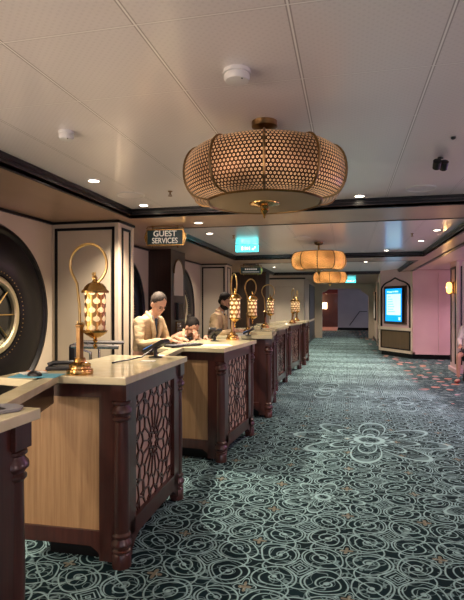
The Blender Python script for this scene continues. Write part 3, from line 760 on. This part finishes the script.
def light(kind,name,loc,energy,col,size=.05,rot=None,**k):
    d=bpy.data.lights.new(name,kind); d.energy=energy; d.color=col
    if kind=='AREA': d.size=size
    else: d.shadow_soft_size=size
    for a,b in k.items(): setattr(d,a,b)
    o=bpy.data.objects.new(name,d); COL.objects.link(o); o.location=loc
    if rot: o.rotation_euler=rot
    return o
for (x,y,e) in ((-.47,2.89,6),(-.47,8.65,16),(-.45,14.0,16)):
    light('POINT','pendant_bulb',(x,y,CH-.33),e,(1,.62,.32),.12)
# ------------------------------------------------------------------ ceiling fittings
def make_down():
    t=thing('downlight','','downlight'); bm=bmesh.new(); lathe(bm,[(.062,0),(.062,-.008),(.045,-.008),(.043,0)],24,cap=False); obj('ring',bm,'white',t,smooth=True)
    bm=bmesh.new(); lathe(bm,[(.0001,-.003),(.045,-.003)],24,cap=False); obj('lens',bm,'glowwhite',t); return t
dn=make_down(); first=True
# x, y, ceiling z, label, watts
DL=[(-2.12,3.92,CH,'downlight left of the round speaker over the foreground counter',60),
    (-2.12,5.0,CH,'downlight just beyond the round speaker by the left ceiling trim',230),
    (.12,5.05,CH,'downlight near the right rim of the big pendant',40),
    (-1.72,5.7,SH,'dim downlight in the ceiling beam right of the hanging green sign',30),
    (-2.0,7.2,CH,'downlight in the middle bay nearest the green sign',70),
    (-2.0,9.6,CH,'small downlight left of the cyan exit sign',70),
    (1.25,7.6,CH,'downlight in the middle bay nearest the right ceiling trim',60),
    (1.2,8.8,CH,'second downlight before the right ceiling trim',60),
    (.75,10.2,CH,'downlight at the far end of the middle bay on the right',60),
    (-.6,10.2,CH,'downlight at the far end of the middle bay right of the pendant',40),
    (.45,12.8,CH,'downlight in the far bay above the arched kiosk',150),
    (-1.6,12.4,CH,'downlight in the far bay beside the far hanging sign',60),
    (-2.0,14.0,CH,'downlight in the far bay over the farthest counters',60),
    (-1.2,15.8,CH,'last downlight by the beige end wall',110)]
for k,(x,y,z,l,e) in enumerate(DL):
    if k==0: dn.location=(x,y,z); dn['label']=l; dn['group']='recessed downlights'
    else: dup(dn,(x,y,z),0,l,'recessed downlights')
    light('SPOT','downward_beam',(x,y,z-.02),e*.9,(1,.83,.64) if x<.5 else (1,.74,.74),.035,spot_size=R(125),spot_blend=.8)
for (x,y,e) in ((-2.1,1.2,48),(.6,1.4,12),(-2.1,-1,40),(1.0,-1,14),(1.1,3.8,26),(2.9,7,60),(3.2,10,60),(3.2,13.4,60),(2.3,13.6,60),(.6,14.5,70),(-2.4,16.6,130),(-2.9,10.4,45),(-2.9,13,50),(-.2,19.5,80),(-.2,22.3,110),(.3,29,150),(-.3,12.9,50),(.5,6.9,50)):
    light('SPOT','downward_beam',(x,y,SH-.02),e*.9,(1,.84,.68) if x<1.5 else (1,.62,.72),.035,spot_size=R(130),spot_blend=.8)  # extra spots without fittings, added to brighten floor, kiosk and far walls
for (x,y,e,c) in ((-3.0,-1.2,110,(1,.82,.70)),(3.6,-1.5,60,(1,.85,.8)),(4.3,3.2,28,(.95,.75,.85)),(4.3,7.5,40,(.75,.5,1)),(4.3,12,22,(.95,.55,.85)),(-3.1,1.6,24,(1,.80,.62))):
    light('POINT','fill_light',(x,y,1.5),e,c,.25)  # unseen fill points without fixtures, added to brighten the ceiling and sides
light('POINT','lobby_glow',(-2.3,33,2.0),70,(1,.5,.25),.2)
light('POINT','sconce_bulb',(2.25,12.45,1.95),5,(1,.55,.2),.05)
def smoke(loc,l,s=1):
    t=thing('smoke_detector',l,'smoke detector',loc,0,'white smoke detectors on the front ceiling'); bm=bmesh.new(); lathe(bm,[(.062*s,0),(.062*s,-.012),(.066*s,-.014),(.066*s,-.02)],28); obj('mounting_plate',bm,'white',t,smooth=True)
    bm=bmesh.new(); lathe(bm,[(.058*s,-.02),(.060*s,-.035),(.052*s,-.048),(.03*s,-.052),(.001,-.052)],28); obj('sensor_head',bm,'white',t,smooth=True)
    bm=bmesh.new(); ball(bm,(.03*s,-.03*s,-.05),.004,seg=6); obj('indicator',bm,'blackmat',t)
smoke((-.49,2.23,CH),'white smoke detector in front of the big pendant'); smoke((-1.69,2.78,CH),'white smoke detector above the foreground counter lamp',.75)
def spk(loc,l):
    t=thing('ceiling_speaker',l,'speaker',loc,0,'flush round ceiling speakers'); bm=bmesh.new(); lathe(bm,[(.135,0),(.135,-.006),(.125,-.009),(.12,-.005)],36,cap=False); obj('ring',bm,'white',t,smooth=True)
    bm=bmesh.new(); lathe(bm,[(.0001,-.005),(.122,-.005)],36,cap=False); obj('grille',bm,'ceil',t)
spk((-2.05,4.52,CH),'round flush speaker at the left of the front ceiling'); spk((.66,4.85,CH),'round flush speaker at the right of the front ceiling'); 
spk((-1.9,6.6,CH),'round flush speaker just behind the green sign'); spk((-.7,8.0,CH),'round flush speaker above the middle pendant')
def sprk(loc,l):
    t=thing('sprinkler',l,'sprinkler',loc,0,'ceiling sprinklers'); bm=bmesh.new(); lathe(bm,[(.022,0),(.022,-.006),(.007,-.008),(.007,-.035)],12); obj('stem',bm,'brassdark',t)
    bm=bmesh.new(); lathe(bm,[(.02,-.045),(.02,-.048)],12); tube(bm,[(-.012,0,-.03),(-.016,0,-.047)],.002,5); tube(bm,[(.012,0,-.03),(.016,0,-.047)],.002,5); obj('deflector',bm,'brassdark',t)
sprk((-1.62,4.45,CH),'small sprinkler beyond the left speaker'); sprk((-1.7,7.5,CH),'small sprinkler left of the cyan exit sign'); sprk((.95,7.9,CH),'small dark sprinkler before the right ceiling trim')
t=thing('ceiling_spotlight','small black twin spotlight at the right of the front ceiling','spotlight',(.66,3.87,CH)); 
bm=bmesh.new(); lathe(bm,[(.02,0),(.02,-.01),(.005,-.012),(.005,-.05)],12); obj('mount',bm,'blackmat',t)
for sx in (-1,1):
    bm=bmesh.new(); lathe(bm,[(.001,-.035),(.028,-.03),(.03,.03),(.02,.035)],14,Matrix.Translation((sx*.027,sx*.02,-.055))@Matrix.Rotation(R(50),4,'X')); obj('lamp_head',bm,'blackmat',t,smooth=True)
tag(obj('ceiling_sensor',lathe(bmesh.new(),[(.015,0),(.015,-.01),(.008,-.015)],12),'blackmat',loc=(.66,3.42,CH)),'tiny black sensor in front of the twin spotlight','sensor')
# ------------------------------------------------------------------ people
def skin_mesh(chains,extra=None,voxel=None,sub=1):
    """chains: list of [(pos,radius or (rx,ry)),...]; chains share joints when positions match"""
    idx={}; vs=[]; rs=[]; es=[]
    for ch in chains:
        prev=None
        for p,r in ch:
            k=tuple(round(c,4) for c in p)
            if k not in idx: idx[k]=len(vs); vs.append(p); rs.append(r)
            i=idx[k]
            if prev is not None: es.append((prev,i))
            prev=i
    me=bpy.data.meshes.new('t'); me.from_pydata(vs,es,[]); o=bpy.data.objects.new('t',me); COL.objects.link(o)
    m=o.modifiers.new('s','SKIN'); m.use_smooth_shade=True
    sv=me.skin_vertices[0].data
    for i,r in enumerate(rs): sv[i].radius=(r,r) if not isinstance(r,tuple) else r
    sv[0].use_root=True
    s=o.modifiers.new('u','SUBSURF'); s.levels=sub; s.render_levels=sub
    dg=bpy.context.evaluated_depsgraph_get(); out=bpy.data.meshes.new_from_object(o.evaluated_get(dg)); bpy.data.objects.remove(o)
    return out
def fuse(name,meshes,bmextra,mat,parent,voxel=.008,it=4):
    bm=bmesh.new()
    for me in meshes: bm.from_mesh(me)
    if bmextra:
        tmp=bpy.data.meshes.new('x'); bmextra.to_mesh(tmp); bmextra.free(); bm.from_mesh(tmp)
    me=bpy.data.meshes.new(name); bm.to_mesh(me); bm.free(); o=bpy.data.objects.new('t',me); COL.objects.link(o)
    r=o.modifiers.new('r','REMESH'); r.mode='VOXEL'; r.voxel_size=voxel; r.use_smooth_shade=True
    s=o.modifiers.new('s','SMOOTH'); s.iterations=it; s.factor=.5
    dg=bpy.context.evaluated_depsgraph_get(); out=bpy.data.meshes.new_from_object(o.evaluated_get(dg)); bpy.data.objects.remove(o)
    out.materials.clear(); out.materials.append(M[mat])
    for p in out.polygons: p.use_smooth=True
    o=bpy.data.objects.new(name,out); link(o,parent); return o
def lerp(a,b,t): return tuple(a[i]+(b[i]-a[i])*t for i in range(3))
def head_bm(H):
    bm=bmesh.new()
    ball(bm,(0,-.01,.045),.076,.092,.088,H,20); ball(bm,(0,.018,-.02),.060,.070,.082,H,20); ball(bm,(0,.055,-.075),.028,.026,.022,H,10)
    ball(bm,(0,.095,-.008),.012,.018,.016,H,8); ball(bm,(0,.087,.015),.009,.012,.03,H,8)          # nose
    ball(bm,(0,.076,.035),.045,.014,.010,H,8)                                                   # brow
    for s in (-1,1): ball(bm,(s*.077,-.005,.0),.010,.022,.032,H,8); ball(bm,(s*.038,.062,-.015),.018,.016,.016,H,8)
    ball(bm,(0,.086,-.045),.024,.010,.007,H,8)
    return bm
def hand_chains(w,d,up,side,curl=.5,k=1.):
    """palm + five fingers from wrist w, direction d, palm-up normal up, thumb side vector"""
    d=Vector(d).normalized(); s=Vector(side).normalized(); n=Vector(up).normalized(); w=Vector(w); out=[]
    palm=w+d*.075*k
    out.append([(tuple(w),.026*k),(tuple(w+d*.04*k),(.036*k,.02*k)),(tuple(palm),(.036*k,.016*k))])
    for i,(off,L) in enumerate(((.030,.072),(.010,.080),(-.010,.075),(-.028,.058))):
        a=palm+s*off*k-d*.01; b=a+d*L*.45*k-n*.004; c=b+(d*(1-curl*.6)-n*curl).normalized()*L*.35*k; e=c+(d*(1-curl)-n*(curl*1.2)).normalized()*L*.28*k
        out.append([(tuple(palm),(.036*k,.016*k)),(tuple(a),.010*k),(tuple(b),.0095*k),(tuple(c),.0085*k),(tuple(e),.007*k)])
    a=w+d*.025*k+s*.03*k; b=a+(d*.7+s*.7)*.03*k; c=b+(d*.95+s*.2-n*.2)*.035*k
    out.append([(tuple(w+d*.04*k),(.036*k,.02*k)),(tuple(a),.012*k),(tuple(b),.011*k),(tuple(c),.008*k)])
    return out
def person(label,loc,rz,P_,skin,hair,beard=False,jacket=True,bun=False,sit=False,top='jacket',trs='trouser',short=False,glasses=False):
    """P_: local joints, person faces +Y"""
    t=thing('person',label,'person',loc,rz)
    pel,chest,neck=P_['pel'],P_['chest'],P_['neck']; hd=Vector(P_['head'])
    H=Matrix.Translation(hd)@Matrix.Rotation(R(P_.get('hyaw',0)),4,'Z')@Matrix.Rotation(R(-P_.get('nod',0)),4,'X')
    mid=lerp(pel,chest,.5)
    body=[[(pel,(.135,.10)),(mid,(.125,.09)),(chest,(.15,.10)),(neck,.05),(tuple(hd-Vector((0,.01,.05))),.048)]]
    coat=[[(pel,(.17,.125)),(mid,(.155,.115)),(chest,(.17,.125)),(lerp(chest,neck,.62),(.085,.07))]]
    hands=[]
    for s in ('L','R'):
        sg=-1 if s=='L' else 1
        sh=P_['sh'+s]; el=P_['el'+s]; wr=P_['wr'+s]
        body.append([(chest,(.15,.10)),(sh,.052),(lerp(sh,el,.5),.046),(el,.036),(lerp(el,wr,.4),.036),(wr,.025)])
        coat.append([(chest,(.17,.125)),(sh,.072),(lerp(sh,el,.5),.062),(el,.054),(lerp(el,wr,.45),.050),(lerp(el,wr,.86),.040)])
        hp=P_['hand'+s]; hands+=hand_chains(wr,hp[0],hp[1],hp[2],hp[3])
        hip=(pel[0]+sg*.095,pel[1],pel[2]-.06); kn=P_['kn'+s]; an=P_['an'+s]
        body.append([(pel,(.135,.10)),(hip,.082),(lerp(hip,kn,.5),.07),(kn,.052),(lerp(kn,an,.35),.052),(an,.034)])
    bodym=skin_mesh(body); hm=skin_mesh(hands[:6]); hm2=skin_mesh(hands[6:])
    hb=head_bm(H)
    for s in ('L','R'):
        an=P_['an'+s]; ball(hb,(an[0],an[1]+.055,an[2]-.045),.042,.11,.034,seg=12)
    fuse('body',[bodym,hm,hm2],hb,skin,t,.008,3)
    o=fuse(('jacket' if top=='jacket' else 'shirt_top'),[skin_mesh(coat)],None,top,t,.012,5)
    if top=='jacket':
        # shirt front, lapels and tie follow the chest
        up=(Vector(neck)-Vector(pel)).normalized(); fw=Vector((0,1,0)); fw=(fw-up*fw.dot(up)).normalized(); rt=Vector((1,0,0))
        C0=Vector(chest)
        FM=Matrix(((rt.x,fw.x,up.x,C0.x),(rt.y,fw.y,up.y,C0.y),(rt.z,fw.z,up.z,C0.z),(0,0,0,1)))
        def wedge(a,b,z0,z1,y0,y1,y2=None):
            bm=bmesh.new(); y2=y1 if y2 is None else y2
            vs=[bm.verts.new(FM@Vector(p)) for p in ((-a,y0,z0),(a,y0,z0),(a,y1,z0),(-a,y1,z0),(-b,y0-.03,z1),(b,y0-.03,z1),(b,y2,z1),(-b,y2,z1))]
            for f in ((0,3,2,1),(4,5,6,7),(0,1,5,4),(1,2,6,5),(2,3,7,6),(3,0,4,7)): bm.faces.new([vs[j] for j in f])
            return bm
        obj('shirt',wedge(.012,.055,-.16,.15,.06,.125,.055),'shirt',t,bevel=.01)
        obj('tie',wedge(.022,.014,-.17,.12,.08,.137,.085),'tie',t,bevel=.006)
        bm=bmesh.new()
        for sg in (-1,1):
            tube(bm,[tuple(FM@Vector(p)) for p in ((sg*.015,.128,-.17),(sg*.045,.122,-.04),(sg*.07,.085,.08),(sg*.06,.02,.14),(sg*.03,-.05,.155))],[.008,.024,.026,.02,.016],8); obj('lapel',bm,top,t,smooth=True); bm=bmesh.new()
    # legs
    tr=[]
    for s in ('L','R'):
        sg=-1 if s=='L' else 1; hip=(pel[0]+sg*.095,pel[1],pel[2]-.06); kn=P_['kn'+s]; an=P_['an'+s]
        end=[(kn,.074),(lerp(kn,an,.5),.066),(lerp(kn,an,.93),.06)] if not short else [(lerp(hip,kn,.8),.09)]
        tr.append([((pel[0],pel[1],pel[2]-.001),(.155,.12)),(hip,.105),(lerp(hip,kn,.5),.092)]+end)
    fuse('trousers' if not short else 'shorts',[skin_mesh(tr)],None,trs,t,.013,4)
    for s in ('L','R'):
        an=P_['an'+s]; bm=bmesh.new(); ball(bm,(an[0],an[1]+.06,an[2]-.045),.05,.135,.046,seg=14)
        bmesh.ops.bisect_plane(bm,geom=bm.verts[:]+bm.edges[:]+bm.faces[:],plane_co=(0,0,an[2]-.078 if not short else an[2]-.05),plane_no=(0,0,-1 if not short else 1),clear_outer=True)
        obj('shoe' if not short else 'sandal',bm,'shoe' if not short else 'sandal',t,smooth=True)
    # hair
    bm=bmesh.new(); ball(bm,(0,-.020,.054),.0805,.094,.088,H,24)
    pl=H@Vector((0,.045,.072)); nn=(H.to_3x3()@Vector((0,.82,-.57))).normalized()
    bmesh.ops.bisect_plane(bm,geom=bm.verts[:]+bm.edges[:]+bm.faces[:],plane_co=pl,plane_no=nn,clear_outer=True)
    if bun: ball(bm,(0,-.12,.07),.04,.04,.04,H,12)
    ball(bm,(0,-.055,-.005),.064,.046,.055,H,14)
    for v in bm.verts: v.co+=Vector((random.uniform(-1,1),random.uniform(-1,1),random.uniform(-1,1)))*.0022
    obj('hair',bm,hair,t,smooth=True)
    if beard:
        bm=bmesh.new(); ball(bm,(0,.022,-.055),.068,.068,.055,H,16); 
        bmesh.ops.bisect_plane(bm,geom=bm.verts[:]+bm.edges[:]+bm.faces[:],plane_co=H@Vector((0,0,-.04)),plane_no=(H.to_3x3()@Vector((0,-.2,1))).normalized(),clear_outer=True); obj('beard',bm,hair,t,smooth=True)
    for s in (-1,1):
        bm=bmesh.new(); ball(bm,(s*.030,.080,.014),.011,.007,.006,H,8); obj('eye',bm,'blackmat',t,smooth=True)
        bm=bmesh.new(); ball(bm,(s*.030,.086,.034),.017,.005,.004,H,8); obj('eyebrow',bm,hair,t,smooth=True)
    return t
SK=dict(knL=(-.10,.03,.5),knR=(.10,.02,.5),anL=(-.11,-.02,.085),anR=(.11,-.02,.085))
# first man, standing, both hands on the keyboard
person('man in beige jacket and tie, short greying hair, looking down at a keyboard',(-2.19,5.12,0),R(-104),
  dict(SK,pel=(0,0,.96),chest=(0,.09,1.31),neck=(0,.14,1.47),head=(0,.215,1.55),nod=34,hyaw=-18,
   shL=(-.185,.10,1.38),shR=(.185,.10,1.38),elL=(-.25,.16,1.13),elR=(.25,.16,1.13),wrL=(-.10,.42,1.19),wrR=(.12,.42,1.19),
   handL=((.1,1,-.08),(0,0,1),(1,0,0),.35),handR=((-.1,1,-.08),(0,0,1),(-1,0,0),.35)),'skin','hairg')
person('bearded man in a beige jacket with black hair, standing behind the tall brass lamp',(-1.86,6.98,0),R(-92),
  dict(SK,pel=(0,0,.96),chest=(0,.05,1.32),neck=(0,.09,1.49),head=(0,.15,1.59),nod=26,hyaw=-10,
   shL=(-.185,.06,1.39),shR=(.185,.06,1.39),elL=(-.24,.08,1.13),elR=(.24,.08,1.13),wrL=(-.11,.33,1.19),wrR=(.12,.33,1.19),
   handL=((.1,1,-.08),(0,0,1),(1,0,0),.35),handR=((-.1,1,-.08),(0,0,1),(-1,0,0),.35)),'skin2','hair',beard=True)
person('woman in beige jacket with dark tied hair, bent low, hand at her mouth',(-2.03,6.04,0),R(-128),
  dict(pel=(0,-.22,.86),chest=(0,.0,1.10),neck=(0,.10,1.19),head=(0,.20,1.265),nod=42,hyaw=0,
   knL=(-.10,.06,.48),knR=(.10,.06,.48),anL=(-.11,-.12,.085),anR=(.11,-.12,.085),
   shL=(-.155,.03,1.14),shR=(.155,.03,1.14),elL=(-.19,.22,1.05),elR=(.17,.30,1.05),wrL=(-.10,.36,1.17),wrR=(.04,.34,1.12),
   handL=((.2,.9,-.25),(0,0,1),(1,0,0),.35),handR=((-.1,-.1,1),(0,1,0),(-1,0,0),.9)),'skin2','hair',bun=True)
person('seated person in white top and black shorts, cut off by the right edge',(2.43,10.95,0),R(152),
  dict(pel=(0,-.1,.62),chest=(0,-.08,.99),neck=(0,-.06,1.17),head=(0,-.03,1.28),nod=10,hyaw=30,
   knL=(-.12,.34,.56),knR=(.12,.34,.55),anL=(-.12,.38,.1),anR=(.12,.36,.1),
   shL=(-.16,-.07,1.08),shR=(.16,-.07,1.08),elL=(-.21,.0,.82),elR=(.21,.0,.82),wrL=(-.12,.22,.72),wrR=(.12,.22,.72),
   handL=((.1,1,-.1),(0,0,1),(1,0,0),.5),handR=((-.1,1,-.1),(0,0,1),(-1,0,0),.5)),'skin','hair',top='top',trs='blackcloth',short=True)
t=thing('stool','black upholstered stool under the seated person','stool',(2.49,11.04,0),R(152))
obj('seat',lathe(bmesh.new(),[(.19,.40),(.21,.42),(.21,.48),(.19,.50)],24),'blackcloth',t,smooth=True)
for k in range(4):
    a=PI/4+k*PI/2; bm=bmesh.new(); tube(bm,[(.14*math.cos(a),.14*math.sin(a),.42),(.19*math.cos(a),.19*math.sin(a),0)],.016,8); obj('leg',bm,'blackmat',t)
# ------------------------------------------------------------------ world, camera
wd=bpy.data.worlds.new('world'); sc.world=wd; wd.use_nodes=True; wd.node_tree.nodes['Background'].inputs[0].default_value=(.80,.78,.95,1); wd.node_tree.nodes['Background'].inputs[1].default_value=.8
cam=bpy.data.cameras.new('camera'); co=bpy.data.objects.new('camera',cam); COL.objects.link(co); sc.camera=co
cam.sensor_fit='HORIZONTAL'; cam.sensor_width=36; cam.lens=36*500/464; cam.shift_y=5/464
co.location=(0,0,1.55); co.rotation_euler=(PI/2,0,math.atan(115/500)); cam.clip_end=100
sc.view_settings.view_transform='Standard'; sc.view_settings.look='None'; sc.view_settings.gamma=1; sc.view_settings.exposure=0.68; sc.view_settings.use_curve_mapping=False
